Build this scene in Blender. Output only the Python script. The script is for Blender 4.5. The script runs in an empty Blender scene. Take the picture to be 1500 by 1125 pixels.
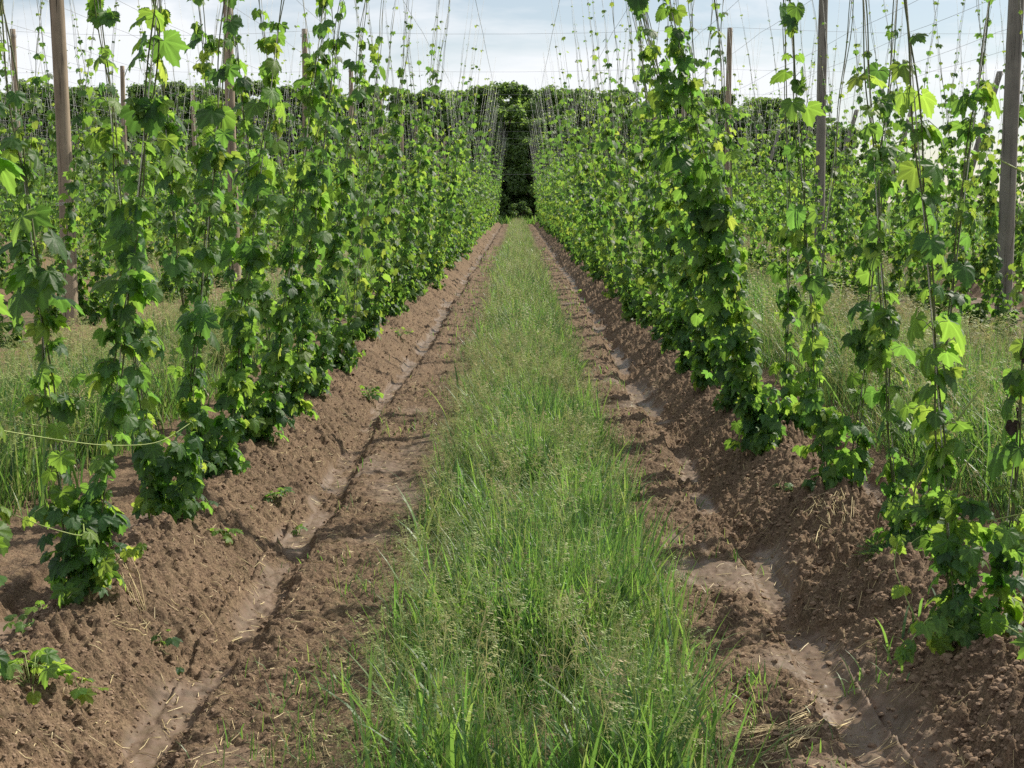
import bpy, math
import numpy as np
from mathutils import Vector

S = bpy.context.scene
C = S.collection
PI = math.pi
rng = np.random.default_rng(20)

# ------------------------------------------------------------------ layout
CAM_H = 1.6
F_PX = 2100.0                      # focal length for a 1500 px wide frame
PITCH = math.atan((562.5 - 293.0) / F_PX)
YAW = 8.0 / F_PX
R0, RS = 1.52, 3.28                # first crop row and spacing of the next ones
ROW_END = 96.0
WIRE_Z = 5.3
NL, NR = 12, 4                     # rows on the left / on the right
SUN_AZ, SUN_EL = math.radians(53), math.radians(42)

# ------------------------------------------------------------------ helpers
def link(o, parent=None):
    C.objects.link(o)
    if parent is not None:
        o.parent = parent
    return o

def make_mesh(name, V, faces, mats, attrs=None, smooth=False, fmat=None):
    """faces: list of int arrays (n,k)."""
    me = bpy.data.meshes.new(name)
    V = np.ascontiguousarray(V, dtype=np.float32)
    me.vertices.add(len(V))
    me.vertices.foreach_set('co', V.ravel())
    faces = [f for f in faces if len(f)]
    loops = np.concatenate([f.ravel() for f in faces]).astype(np.int32)
    counts = np.concatenate([np.full(len(f), f.shape[1], np.int32) for f in faces])
    starts = np.concatenate([[0], np.cumsum(counts)[:-1]]).astype(np.int32)
    me.loops.add(len(loops))
    me.loops.foreach_set('vertex_index', loops)
    me.polygons.add(len(counts))
    me.polygons.foreach_set('loop_start', starts)
    try:
        me.polygons.foreach_set('loop_total', counts)
    except Exception:
        pass
    if fmat is not None:
        me.polygons.foreach_set('material_index', np.ascontiguousarray(fmat, dtype=np.int32))
    me.polygons.foreach_set('use_smooth', np.full(len(counts), smooth, dtype=bool))
    if attrs:
        for k, v in attrs.items():
            a = me.attributes.new(k, 'FLOAT', 'POINT')
            a.data.foreach_set('value', np.ascontiguousarray(v, dtype=np.float32))
    for m in (mats if isinstance(mats, (list, tuple)) else [mats]):
        me.materials.append(m)
    me.update(calc_edges=True)
    return me

def mobj(name, me, parent=None):
    return link(bpy.data.objects.new(name, me), parent)

def empty(name, loc=(0, 0, 0), rz=0.0):
    o = bpy.data.objects.new(name, None)
    o.empty_display_size = 0.2
    o.location = loc
    o.rotation_euler = (0, 0, rz)
    return link(o)

def tag(o, label, cat, group=None, kind=None):
    o['label'] = label
    o['category'] = cat
    if group: o['group'] = group
    if kind: o['kind'] = kind
    return o

def structure(o, label=None, cat=None):
    o['kind'] = 'structure'
    if label: o['label'] = label
    if cat: o['category'] = cat
    return o

class Geo:
    """collects triangles and per-vertex attributes"""
    def __init__(self):
        self.V, self.T, self.A, self.B, self.n = [], [], [], [], 0
    def add(self, V, T, a=0.0, b=0.0):
        V = np.asarray(V, float).reshape(-1, 3)
        if not len(V): return
        self.V.append(V); self.T.append(np.asarray(T, np.int64).reshape(-1, 3) + self.n)
        self.A.append(np.broadcast_to(np.asarray(a, float), (len(V),)))
        self.B.append(np.broadcast_to(np.asarray(b, float), (len(V),)))
        self.n += len(V)
    def data(self):
        return np.concatenate(self.V), np.concatenate(self.T), np.concatenate(self.A), np.concatenate(self.B)
    def mesh(self, name, mat, smooth=False):
        V, T, A, B = self.data()
        return make_mesh(name, V, [T], mat, {'age': A, 'rnd': B}, smooth)

def instance(tv, tt, M, P):
    """place template (tv,tt) with 3x3 matrices M (n,3,3; columns are the axes) at P (n,3)"""
    n, k = len(P), len(tv)
    V = np.einsum('nij,kj->nki', M, tv) + P[:, None, :]
    T = tt[None] + (np.arange(n) * k)[:, None, None]
    return V.reshape(-1, 3), T.reshape(-1, 3)

def tube(path, rad, k=5, close=True):
    path = np.asarray(path, float); n = len(path)
    rad = np.broadcast_to(np.asarray(rad, float), (n,))
    t = np.gradient(path, axis=0)
    t /= np.linalg.norm(t, axis=1)[:, None] + 1e-9
    ref = np.where(np.abs(t[:, 2:3]) > 0.8, np.array([[1.0, 0, 0]]), np.array([[0, 0, 1.0]]))
    u = np.cross(t, ref); u /= np.linalg.norm(u, axis=1)[:, None] + 1e-9
    v = np.cross(t, u)
    a = np.arange(k) * 2 * PI / k
    V = path[:, None] + rad[:, None, None] * (np.cos(a)[None, :, None] * u[:, None] + np.sin(a)[None, :, None] * v[:, None])
    i = np.arange(n - 1)[:, None] * k; j = np.arange(k)[None]
    a0 = i + j; a1 = i + (j + 1) % k; b0 = a0 + k; b1 = a1 + k
    T = np.concatenate([np.stack([a0, a1, b1], -1).reshape(-1, 3), np.stack([a0, b1, b0], -1).reshape(-1, 3)])
    V = V.reshape(-1, 3)
    if close:
        c = len(V); V = np.concatenate([V, path[:1], path[-1:]])
        e = (n - 1) * k; jj = np.arange(k)
        T = np.concatenate([T, np.stack([np.full(k, c), (jj + 1) % k, jj], -1),
                            np.stack([np.full(k, c + 1), e + jj, e + (jj + 1) % k], -1)])
    return V, T

# ------------------------------------------------------------------ noise
def _hash(ix, iy, seed):
    h = (ix.astype(np.int64) * 374761393 + iy.astype(np.int64) * 668265263 + seed * 974711) & 0xFFFFFFFF
    h = ((h ^ (h >> 13)) * 1274126177) & 0xFFFFFFFF
    h = ((h ^ (h >> 16)) * 2246822519) & 0xFFFFFFFF
    return ((h ^ (h >> 15)) & 0xFFFFFF) / float(0xFFFFFF)

def vn(x, y, seed=0):
    ix, iy = np.floor(x), np.floor(y)
    fx, fy = x - ix, y - iy
    fx = fx * fx * (3 - 2 * fx); fy = fy * fy * (3 - 2 * fy)
    a, b = _hash(ix, iy, seed), _hash(ix + 1, iy, seed)
    c, d = _hash(ix, iy + 1, seed), _hash(ix + 1, iy + 1, seed)
    return (a + (b - a) * fx + (c - a) * fy + (a - b - c + d) * fx * fy) * 2 - 1

def fbm(x, y, octv=4, seed=0, gain=0.5):
    s, a = 0.0, 1.0
    for o in range(octv):
        s = s + a * vn(x, y, seed + o * 17); x = x * 2.03 + 7.1; y = y * 2.03 + 3.3; a *= gain
    return s

def clods(x, y, cell, seed, rmin=0.25, rmax=0.62, dens=0.7):
    """rounded lumps: one per cell, lumpy outline"""
    x = x / cell; y = y / cell
    ix, iy = np.floor(x), np.floor(y)
    out = np.zeros_like(x)
    for dx in (-1, 0, 1):
        for dy in (-1, 0, 1):
            jx, jy = ix + dx, iy + dy
            px = jx + _hash(jx, jy, seed); py = jy + _hash(jx, jy, seed + 1)
            r = rmin + (rmax - rmin) * _hash(jx, jy, seed + 2) ** 2
            on = _hash(jx, jy, seed + 3) < dens
            an = _hash(jx, jy, seed + 4) * PI
            ux, uy = x - px, y - py
            ca, sa = np.cos(an), np.sin(an)
            d2 = (ux * ca + uy * sa) ** 2 + 1.7 * (uy * ca - ux * sa) ** 2
            h = np.sqrt(np.clip(1 - d2 / (r * r), 0, 1)) * r
            out = np.maximum(out, np.where(on, h, 0))
    return out * cell

# ------------------------------------------------------------------ terrain
PT = [0, .08, .17, .26, .34, .385, .42, .50, .545, .57, .64, .8, 1.2, 1.7]
PH = [.20, .185, .135, .07, .02, -.022, -.052, -.062, -.045, .003, .015, .0, .02, .02]

def ground(x, y, detail=True):
    ax = np.abs(x)
    kmax = np.where(x < 0, NL - 1, NR - 1)
    k = np.clip(np.round((ax - R0) / RS), 0, kmax)
    t0 = ax - (R0 + RS * k)
    t = np.abs(t0) * (1 + .13 * vn(y * .7 + np.sign(x) * 9, k + np.sign(t0) * 2.0, 4) * (np.abs(t0) < .38))
    side = np.sign(t0) * 1.0 + np.sign(x) * 3.0 + k * 5
    me = 0.055 * vn(y * 0.55 + side * 13.7, side * 3.1, 5) + 0.035 * vn(y * 2.3 + side * 5.7, side, 6) + 0.02 * vn(x * 6, y * 6, 8)
    tt = t + me
    z = np.interp(tt, PT, PH)
    # ridge height is uneven, footed lumps around the plants
    rk = np.clip(1 - tt / .38, 0, 1)
    z = z + rk * (0.05 * vn(x * 1.3, y * 1.9, 11) + 0.035 * fbm(x * 5, y * 5, 3, 12))
    lim = 1 / (1 + np.exp((y - (ROW_END + .5)) * 3.0))
    edge = 1 / (1 + np.exp((x - 12.9) * 6))
    z = z * lim * edge
    z = z + 0.02 * fbm(x * .35, y * .35, 2, 21)
    mud = np.clip(1 - np.abs(tt - .46) / .095 + .5 * vn(x * 9, y * 5, 44), 0, 1) * lim * edge
    patch = np.clip(fbm(x * 1.1, y * .8, 3, 31) * 2.2 - 1.0, 0, 1)
    trk = np.clip(1 - np.abs(ax - .80) / .3, 0, 1)
    mud = np.clip(np.maximum(np.clip(mud * 1.7, 0, 1), patch * np.clip(1 - rk * 3, 0, 1) * .85), 0, 1)
    fall = vn(x * 6, y * 2.2, 41)
    mud = mud * np.clip(1.25 - np.clip(fall + .25 * vn(x * 20, y * 12, 42), 0, 1) * 2.6, 0, 1)      # crumbs fallen into the furrow
    mud = mud * np.clip(1.3 + 1.6 * vn(y * 1.25 + side * 2.1, x * .8, 45), .0, 1)
    soil = (1 - mud)
    if detail:
        rough = soil * lim * (0.45 + 0.55 * np.clip(tt < .62, 0, 1) + .25 * trk)
        coarse = 1 + 0.95 * (x > .5) * np.clip(.6 + vn(x * 2.2, y * 1.6, 47), .2, 1.5)
        slope = np.clip(1 - tt / .6, 0, 1)
        c = clods(x, y, .085, 51, dens=.55) * .50 * coarse * np.clip(slope * 1.3, .15, 1)
        c = c + clods(x + 1, y + 4, .055, 56, dens=.6) * .75 * coarse * np.clip(slope * 1.2, .2, 1)
        c = c + clods(x + 3, y + 9, .036, 61, dens=.75) * 1.0 * coarse * np.clip(slope + .6, 0, 1)
        c = c + clods(x + 5, y + 2, .019, 71, dens=.8) * 1.1
        z = z + rough * c
        z = z + soil * (.012 * fbm(x * 9, y * 9, 3, 81) + .007 * fbm(x * 36, y * 30, 2, 85))
        z = z - soil * lim * 1.1 * clods(x + 7, y + 3, .048, 88, .2, .5, .42) * np.clip(vn(x * 1.7, y * 1.7, 89) + .9, .1, 1.5)
        # broken tyre-lug marks across the wheel tracks
        lug = np.abs(fbm(x * 4.5, y * 15, 3, 91))
        z = z - trk * soil * .024 * np.clip(1 - lug * 5, 0, 1) + trk * soil * .016 * fbm(x * 3.2, y * 22, 2, 93)
        z = z + mud * (.006 * fbm(x * 9, y * 3, 3, 95) + .0025 * fbm(x * 45, y * 30, 2, 96) + .8 * clods(x + 2, y + 5, .03, 97, .15, .4, .3))
    return z, mud, t, k

def gz(x, y):
    x = np.atleast_1d(np.asarray(x, float)); y = np.atleast_1d(np.asarray(y, float))
    return ground(x, y, False)[0]

def ray(px, py, z=0.0):
    """ground point seen at a pixel of the 1500x1125 photograph (used to read positions off it)"""
    a, b = (px - 758.0) / F_PX, (293.0 - py) / F_PX
    d = (CAM_H - z) / -b if b < 0 else 100.0
    return a * d, d

# ------------------------------------------------------------------ materials
def mat(name):
    m = bpy.data.materials.new(name); m.use_nodes = True
    nt = m.node_tree; nt.nodes.clear()
    out = nt.nodes.new('ShaderNodeOutputMaterial')
    return m, nt, out
def N(nt, typ, **kw):
    n = nt.nodes.new(typ)
    for k, v in kw.items(): setattr(n, k, v)
    return n
def L(nt, a, b): nt.links.new(a, b)
def ramp(nt, fac, stops, interp='LINEAR'):
    r = N(nt, 'ShaderNodeValToRGB'); r.color_ramp.interpolation = interp
    e = r.color_ramp.elements
    while len(e) < len(stops): e.new(0.5)
    for el, (p, c) in zip(e, stops):
        el.position = p; el.color = (*c, 1)
    L(nt, fac, r.inputs[0]); return r.outputs[0]
def noise(nt, scale, detail=4, rough=.55, vec=None, dist=0.0):
    n = N(nt, 'ShaderNodeTexNoise'); n.inputs['Scale'].default_value = scale
    n.inputs['Detail'].default_value = detail; n.inputs['Roughness'].default_value = rough
    n.inputs['Distortion'].default_value = dist
    if vec is not None: L(nt, vec, n.inputs['Vector'])
    return n.outputs['Fac']
def mixc(nt, fac, a, b, mode='MIX'):
    m = N(nt, 'ShaderNodeMix', data_type='RGBA', blend_type=mode)
    for s, v in ((m.inputs[0], fac), (m.inputs[6], a), (m.inputs[7], b)):
        if isinstance(v, bpy.types.NodeSocket): L(nt, v, s)
        elif isinstance(v, tuple): s.default_value = (*v, 1)
        else: s.default_value = v
    return m.outputs[2]
def attr(nt, name):
    return N(nt, 'ShaderNodeAttribute', attribute_name=name).outputs['Fac']
def math_(nt, op, a, b=0.0, clamp=False):
    m = N(nt, 'ShaderNodeMath', operation=op, use_clamp=clamp)
    for s, v in ((m.inputs[0], a), (m.inputs[1], b)):
        if isinstance(v, bpy.types.NodeSocket): L(nt, v, s)
        else: s.default_value = v
    return m.outputs[0]

def leafy(name, stops, tstops, rough=.42, trans=.42, spec=.5, bump=True, scale=60):
    m, nt, out = mat(name)
    age, rnd = attr(nt, 'age'), attr(nt, 'rnd')
    col = ramp(nt, age, stops)
    v = math_(nt, 'MULTIPLY_ADD', rnd, .5); nt.nodes[-1].inputs[2].default_value = .75
    comb = N(nt, 'ShaderNodeVectorMath', operation='SCALE'); L(nt, col, comb.inputs[0]); L(nt, v, comb.inputs[3])
    p = N(nt, 'ShaderNodeBsdfPrincipled')
    L(nt, comb.outputs[0], p.inputs['Base Color'])
    p.inputs['Roughness'].default_value = rough
    p.inputs['Specular IOR Level'].default_value = spec
    t = N(nt, 'ShaderNodeBsdfTranslucent')
    tc = ramp(nt, age, tstops)
    c2 = N(nt, 'ShaderNodeVectorMath', operation='SCALE'); L(nt, tc, c2.inputs[0]); L(nt, v, c2.inputs[3])
    L(nt, c2.outputs[0], t.inputs['Color'])
    mx = N(nt, 'ShaderNodeMixShader'); mx.inputs[0].default_value = trans
    L(nt, p.outputs[0], mx.inputs[1]); L(nt, t.outputs[0], mx.inputs[2])
    L(nt, mx.outputs[0], out.inputs['Surface'])
    if bump:
        g = N(nt, 'ShaderNodeTexCoord').outputs['Object']
        b = N(nt, 'ShaderNodeBump'); b.inputs['Strength'].default_value = .35; b.inputs['Distance'].default_value = .004
        L(nt, noise(nt, scale, 2, .6, g), b.inputs['Height']); L(nt, b.outputs[0], p.inputs['Normal'])
    return m

M_LEAF = leafy('hop_leaf',
    [(0, (.032, .080, .030)), (.5, (.056, .122, .027)), (1, (.12, .20, .03))],
    [(0, (.17, .36, .055)), (.5, (.30, .50, .06)), (1, (.47, .57, .08))], rough=.52, trans=.5, spec=.38)
M_CROWN = leafy('tree_leaf',
    [(0, (.07, .115, .045)), (1, (.12, .18, .06))],
    [(0, (.22, .38, .07)), (1, (.36, .54, .09))], rough=.5, trans=.48, bump=False)
M_GRASS = leafy('grass_blade',
    [(0, (.042, .11, .04)), (.45, (.09, .165, .045)), (.75, (.26, .27, .12)), (1, (.44, .36, .20))],
    [(0, (.14, .36, .065)), (.45, (.32, .53, .08)), (.75, (.50, .50, .18)), (1, (.50, .40, .22))], rough=.45, trans=.42, bump=False)
M_SEED = leafy('grass_seedhead',
    [(0, (.18, .28, .08)), (.5, (.28, .32, .11)), (1, (.42, .34, .18))],
    [(0, (.36, .48, .13)), (1, (.52, .42, .22))], rough=.6, trans=.3, bump=False)
M_DEAD = leafy('withered_leaf', [(0, (.02, .014, .012)), (1, (.05, .03, .02))],
    [(0, (.02, .01, .008)), (1, (.04, .02, .01))], rough=.7, trans=.1)

def simple(name, c1, c2, scale=30, rough=.7, spec=.3, stretch=(1, 1, 1), bump=.3, dist=.01, metallic=0):
    m, nt, out = mat(name)
    g = N(nt, 'ShaderNodeTexCoord').outputs['Object']
    mp = N(nt, 'ShaderNodeMapping'); mp.inputs['Scale'].default_value = stretch; L(nt, g, mp.inputs[0])
    f = noise(nt, scale, 5, .6, mp.outputs[0])
    p = N(nt, 'ShaderNodeBsdfPrincipled')
    col = ramp(nt, f, [(.3, c1), (.7, c2)])
    if 'pole' in name:
        mq = N(nt, 'ShaderNodeMapping'); mq.inputs['Scale'].default_value = (1, 1, .035); L(nt, g, mq.inputs[0])
        col = mixc(nt, ramp(nt, noise(nt, 38, 3, .6, mq.outputs[0]), [(.36, (1, 1, 1)), (.42, (0, 0, 0))]), col, tuple(v * .35 for v in c1))
        col = mixc(nt, ramp(nt, noise(nt, 2.2, 4, .6, g), [(.4, (0, 0, 0)), (.75, (.6, .6, .6))]), col, tuple(v * 1.35 for v in c2))
    L(nt, col, p.inputs['Base Color'])
    p.inputs['Roughness'].default_value = rough; p.inputs['Specular IOR Level'].default_value = spec
    p.inputs['Metallic'].default_value = metallic
    b = N(nt, 'ShaderNodeBump'); b.inputs['Strength'].default_value = bump; b.inputs['Distance'].default_value = dist
    L(nt, f, b.inputs['Height']); L(nt, b.outputs[0], p.inputs['Normal'])
    L(nt, p.outputs[0], out.inputs['Surface'])
    return m
M_STEM = simple('hop_stem', (.06, .08, .035), (.15, .16, .07), 40, .6)
M_SHOOT = simple('hop_side_shoot', (.20, .27, .07), (.30, .36, .12), 30, .5)
M_TWINE = simple('twine', (.45, .45, .42), (.68, .68, .64), 80, .6)
M_WIRE = simple('steel_wire', (.28, .28, .29), (.42, .42, .44), 20, .45, .5, metallic=.6)
M_WOODB = simple('brown_pole_wood', (.15, .118, .085), (.36, .285, .21), 9, .8, .2, (1, 1, .06), .6, .02)
M_WOODG = simple('grey_pole_wood', (.11, .10, .088), (.25, .23, .20), 9, .8, .2, (1, 1, .06), .6, .02)
M_BARK = simple('tree_bark', (.05, .04, .03), (.12, .10, .08), 6, .9, .2, (1, 1, .3))
M_STRAW = simple('straw', (.38, .29, .14), (.60, .50, .28), 15, .55, .3)
M_CLOD = simple('soil_clod', (.16, .11, .075), (.27, .19, .13), 18, .95, .15)

def soil_material():
    m, nt, out = mat('tilled_soil')
    g = N(nt, 'ShaderNodeTexCoord').outputs['Object']
    mud, veg = attr(nt, 'mud'), attr(nt, 'veg')
    big = noise(nt, 1.3, 4, .6, g)
    mid = noise(nt, 11, 5, .65, g)
    fine = noise(nt, 95, 4, .7, g)
    base = ramp(nt, mid, [(.32, (.050, .032, .021)), (.45, (.140, .091, .057)), (.59, (.228, .154, .099)), (.75, (.34, .24, .160))])
    base = mixc(nt, ramp(nt, big, [(.35, (0, 0, 0)), (.65, (1, 1, 1))]), base, (.10, .066, .043))
    base = mixc(nt, .55, base, ramp(nt, fine, [(.36, (.035, .023, .016)), (.51, (.17, .112, .071)), (.69, (.36, .252, .165))]))
    silt = ramp(nt, noise(nt, 7, 5, .6, g, 1.5), [(.3, (.095, .062, .042)), (.7, (.20, .14, .100))])
    col = mixc(nt, ramp(nt, mud, [(.15, (0, 0, 0)), (.6, (1, 1, 1))]), base, silt)
    gn = ramp(nt, noise(nt, 22, 5, .7, g), [(.42, (0, 0, 0)), (.6, (1, 1, 1))])
    vg = math_(nt, 'MULTIPLY', veg, gn)
    vf = math_(nt, 'MULTIPLY', math_(nt, 'SUBTRACT', veg, 1.05), 4.0, True)
    vg = math_(nt, 'MAXIMUM', vg, vf)
    col = mixc(nt, vg, col, (.08, .10, .035))
    p = N(nt, 'ShaderNodeBsdfPrincipled'); L(nt, col, p.inputs['Base Color'])
    L(nt, ramp(nt, mud, [(.2, (.95,) * 3), (.9, (.48,) * 3)]), p.inputs['Roughness'])
    p.inputs['Specular IOR Level'].default_value = .22
    h = math_(nt, 'MULTIPLY_ADD', mid, .6); L(nt, fine, nt.nodes[-1].inputs[2])
    soilf = math_(nt, 'SUBTRACT', 1.15, mud)
    b = N(nt, 'ShaderNodeBump'); b.inputs['Distance'].default_value = .012
    L(nt, math_(nt, 'MULTIPLY', soilf, .75), b.inputs['Strength'])
    L(nt, h, b.inputs['Height']); L(nt, b.outputs[0], p.inputs['Normal'])
    L(nt, p.outputs[0], out.inputs['Surface'])
    return m
M_SOIL = soil_material()

# ------------------------------------------------------------------ ground sheet
def lines(segs):
    out = []
    for a, b, d in segs:
        out.append(np.arange(a, b, d))
    return np.concatenate(out)
def grow(a, b, d, q):
    o = []; x = a
    while x < b: o.append(x); x += d; d *= q
    return np.array(o)
xr = np.concatenate([np.arange(0, 2.2, .0075), grow(2.2, 14, .010, 1.015), grow(14, 500, .4, 1.18)])
XL = np.unique(np.concatenate([-xr, xr]))
yr = [3.3]
while yr[-1] < 110: yr.append(yr[-1] + (.0016 * yr[-1] if yr[-1] < 12 else .0034 * yr[-1]))
YL = np.concatenate([[-80, -40, -20, -10, -5, -2, 0, 1, 2, 2.6, 3.0], yr, grow(111, 900, 1.5, 1.2)])
XX, YY = np.meshgrid(XL, YL)
zz, mud, tt, kk = ground(XX.ravel(), YY.ravel())
V = np.stack([XX.ravel(), YY.ravel(), zz], 1)
nx, ny = len(XL), len(YL)
i = (np.arange(ny - 1)[:, None] * nx + np.arange(nx - 1)[None]).ravel()
Q = np.stack([i, i + 1, i + 1 + nx, i + nx], 1)
ax_ = np.abs(XX.ravel())
ac = np.where(ax_ < R0, ax_, np.abs(((ax_ - R0) % RS) - RS / 2))      # distance to the alley's middle
veg = np.clip(1.25 - np.abs(ac) / .62, 0, 1)
veg = np.where((YY.ravel() > ROW_END + .5) | (XX.ravel() > 12.9) | (ax_ > R0 + RS * NL), 1.6, veg)
veg = np.clip(np.where(veg > 1.5, 1.4, veg * .8 + .12), 0, 1.4)
gme = make_mesh('ground', V, [Q], M_SOIL, {'mud': mud, 'veg': veg}, True)
structure(mobj('ground', gme), 'brown tilled soil with ridges, wheel tracks and furrows', 'ground')
del XX, YY, V, Q, zz, mud, tt, kk

# loose clods lying on the soil, nobody could count them
def clod_field():
    G = Geo()
    ph = (1 + 5 ** .5) / 2
    iv = np.array([(-1, ph, 0), (1, ph, 0), (-1, -ph, 0), (1, -ph, 0), (0, -1, ph), (0, 1, ph), (0, -1, -ph), (0, 1, -ph), (ph, 0, -1), (ph, 0, 1), (-ph, 0, -1), (-ph, 0, 1)]) / 1.9
    it = np.array([(0, 11, 5), (0, 5, 1), (0, 1, 7), (0, 7, 10), (0, 10, 11), (1, 5, 9), (5, 11, 4), (11, 10, 2), (10, 7, 6), (7, 1, 8), (3, 9, 4), (3, 4, 2), (3, 2, 6), (3, 6, 8), (3, 8, 9), (4, 9, 5), (2, 4, 11), (6, 2, 10), (8, 6, 7), (9, 8, 1)])
    n = 60000
    y = 3.4 + 20 * rng.random(n) ** 2.0
    x = rng.choice([-1, 1], n, p=[.45, .55]) * np.clip(rng.normal(1.42, .38, n), .6, 2.6)
    z, md, t, k = ground(x, y)
    keep = (rng.random(n) > md * .9)
    x, y, z = x[keep], y[keep], z[keep]; n = len(x)
    s = (.0022 + .009 * rng.random(n) ** 4) * np.where(x > 0, 1.25, 1.0)
    big = rng.random(n) < .004
    s = np.where(big, s * 1.0 + .011, s)
    # one subdivision of the icosahedron gives rounder lumps
    vs = [tuple(v) for v in iv]; f2 = []; cache = {}
    def midp(a, b):
        key = (min(a, b), max(a, b))
        if key not in cache:
            m_ = (np.array(vs[a]) + np.array(vs[b])) / 2; vs.append(tuple(m_ / np.linalg.norm(m_))); cache[key] = len(vs) - 1
        return cache[key]
    for a, b, c in it:
        p, q, w_ = midp(a, b), midp(b, c), midp(c, a); f2 += [(a, p, w_), (b, q, p), (c, w_, q), (p, q, w_)]
    base = np.array(vs); f2 = np.array(f2); ty = rng.integers(0, 8, n)
    for k8 in range(8):
        w8 = ty == k8; m = w8.sum()
        tv = base * (1 + .14 * rng.normal(size=(len(base), 1)))
        an = rng.random(m) * 2 * PI; M = np.zeros((m, 3, 3))
        sx_, sy_, sz_ = rng.uniform(.7, 1.3, m), rng.uniform(.7, 1.2, m), rng.uniform(.45, .85, m)
        M[:, 0, 0] = np.cos(an) * sx_; M[:, 1, 0] = np.sin(an) * sx_; M[:, 0, 1] = -np.sin(an) * sy_; M[:, 1, 1] = np.cos(an) * sy_; M[:, 2, 2] = sz_
        M[:, 0, 2] = rng.normal(0, .2, m)
        M *= s[w8][:, None, None]
        V, T = instance(tv, f2, M, np.stack([x[w8], y[w8], z[w8] + s[w8] * .1], 1)); G.add(V, T)
    me = G.mesh('soil_clods', M_CLOD, False)
    tag(mobj('soil_clods', me), 'loose crumbs and clods of brown soil lying on the ridges', 'soil', kind='stuff')
clod_field()

# ------------------------------------------------------------------ hop leaf templates
def leaf_template(lod, shape=0):
    """blade in the XY plane, attached at the origin, tip towards +Y, unit length"""
    if lod == 0: n = 52
    elif lod == 1: n = 13
    else: n = 7
    th = np.linspace(-158, 158, n)
    if shape == 0:      # deeply three to five lobed
        k = np.array([(0, 1.0), (18, .72), (27, .56), (36, .62), (52, .86), (66, .62), (76, .54), (88, .58), (104, .62), (128, .46), (158, .30)])
    elif shape == 1:    # shallow lobed
        k = np.array([(0, 1.0), (20, .78), (30, .66), (40, .68), (54, .80), (72, .66), (90, .60), (110, .56), (132, .46), (158, .30)])
    else:               # heart shaped young leaf
        k = np.array([(0, 1.0), (20, .82), (45, .68), (70, .60), (95, .54), (120, .48), (158, .30)])
    r = np.interp(np.abs(th), k[:, 0], k[:, 1])
    if lod == 1: th = np.array([-158, -104, -76, -52, -29, -12, 0, 12, 29, 52, 76, 104, 158]) * 1.0; r = np.interp(np.abs(th), k[:, 0], k[:, 1])
    if lod == 2: th = np.array([-150, -90, -52, -26, 0, 26, 52, 90, 150]) * 1.0; r = np.interp(np.abs(th), k[:, 0], k[:, 1]); n = 9
    if lod == 0:
        r = r * (1 + .055 * np.where(np.arange(n) % 2 == 0, 1, -1))
    a = np.radians(th)
    def zf(a, r):
        vein = np.minimum.reduce([np.abs(np.degrees(a)), np.abs(np.abs(np.degrees(a)) - 53), np.abs(np.abs(np.degrees(a)) - 104)])
        rid = np.clip(vein / 26, 0, 1)
        return .085 * rid * np.clip(r * 1.4, 0, 1) - .30 * r ** 2 - .10 * np.abs(np.sin(a) * r) + (.02 * np.cos(r * 38) * rid if lod == 0 else 0)
    vs = [(0, 0, 0)]; fs = []
    rings = [.30, .66, 1.0] if lod == 0 else [1.0]
    n = len(th)
    for q in rings:
        rr = r * q if q == 1 else np.minimum(r * q * 1.05, q)
        for j in range(n):
            vs.append((math.sin(a[j]) * rr[j], math.cos(a[j]) * rr[j], float(zf(a[j:j+1], rr[j:j+1])[0])))
    for j in range(n - 1):
        fs.append((0, 1 + j + 1, 1 + j))
    for q in range(len(rings) - 1):
        o, p = 1 + q * n, 1 + (q + 1) * n
        for j in range(n - 1):
            fs += [(o + j, o + j + 1, p + j + 1), (o + j, p + j + 1, p + j)]
    vs = np.array(vs, float)
    an = np.abs(np.degrees(np.arctan2(vs[:, 0], vs[:, 1])))
    dv = np.minimum.reduce([an, np.abs(an - 53), np.abs(an - 104)])
    vein = np.where(dv < 3.2, 1.0, 0) if lod == 0 else np.zeros(len(vs))
    if lod == 0: vein = vein + .12 * (np.arange(len(vs)) % 2)
    return vs, np.array(fs), vein
LEAF = {(l, s): leaf_template(l, s) for l in (0, 1, 2) for s in (0, 1, 2)}

def leaf_mats(az, el, roll, size, r):
    """matrices for blades pointing along azimuth az / elevation el"""
    d = np.stack([np.cos(az) * np.cos(el), np.sin(az) * np.cos(el), np.sin(el)], 1)
    nrm = np.stack([-np.sin(el) * np.cos(az), -np.sin(el) * np.sin(az), np.cos(el)], 1)
    s = np.cross(d, nrm)
    c, q = np.cos(roll)[:, None], np.sin(roll)[:, None]
    x = s * c + nrm * q
    z = np.cross(x, d)
    curl = (.7 + .9 * r.random(len(az)))[:, None]
    wid = (.9 + .25 * r.random(len(az)))[:, None]
    return np.stack([x * wid, d, z * curl], 2) * size[:, None, None]

def put_leaves(G, P, az, size, age, lod, r, el=None, shapes=None):
    n = len(P)
    if n == 0: return
    if el is None: el = np.radians(r.normal(-52, 20, n))
    roll = r.normal(0, .38, n)
    M = leaf_mats(az, el, roll, size, r)
    if shapes is None: shapes = r.choice([0, 1, 2], n, p=[.42, .40, .18])
    rnd = r.random(n)
    for s in (0, 1, 2):
        w = shapes == s
        if not w.any(): continue
        tv, tt, vein = LEAF[(lod, s)]
        V, T = instance(tv, tt, M[w], P[w])
        G.add(V, T, np.repeat(np.clip(age[w], 0, 1), len(tv)), np.repeat(rnd[w], len(tv)) + np.tile(vein * .8, w.sum()))

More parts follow.
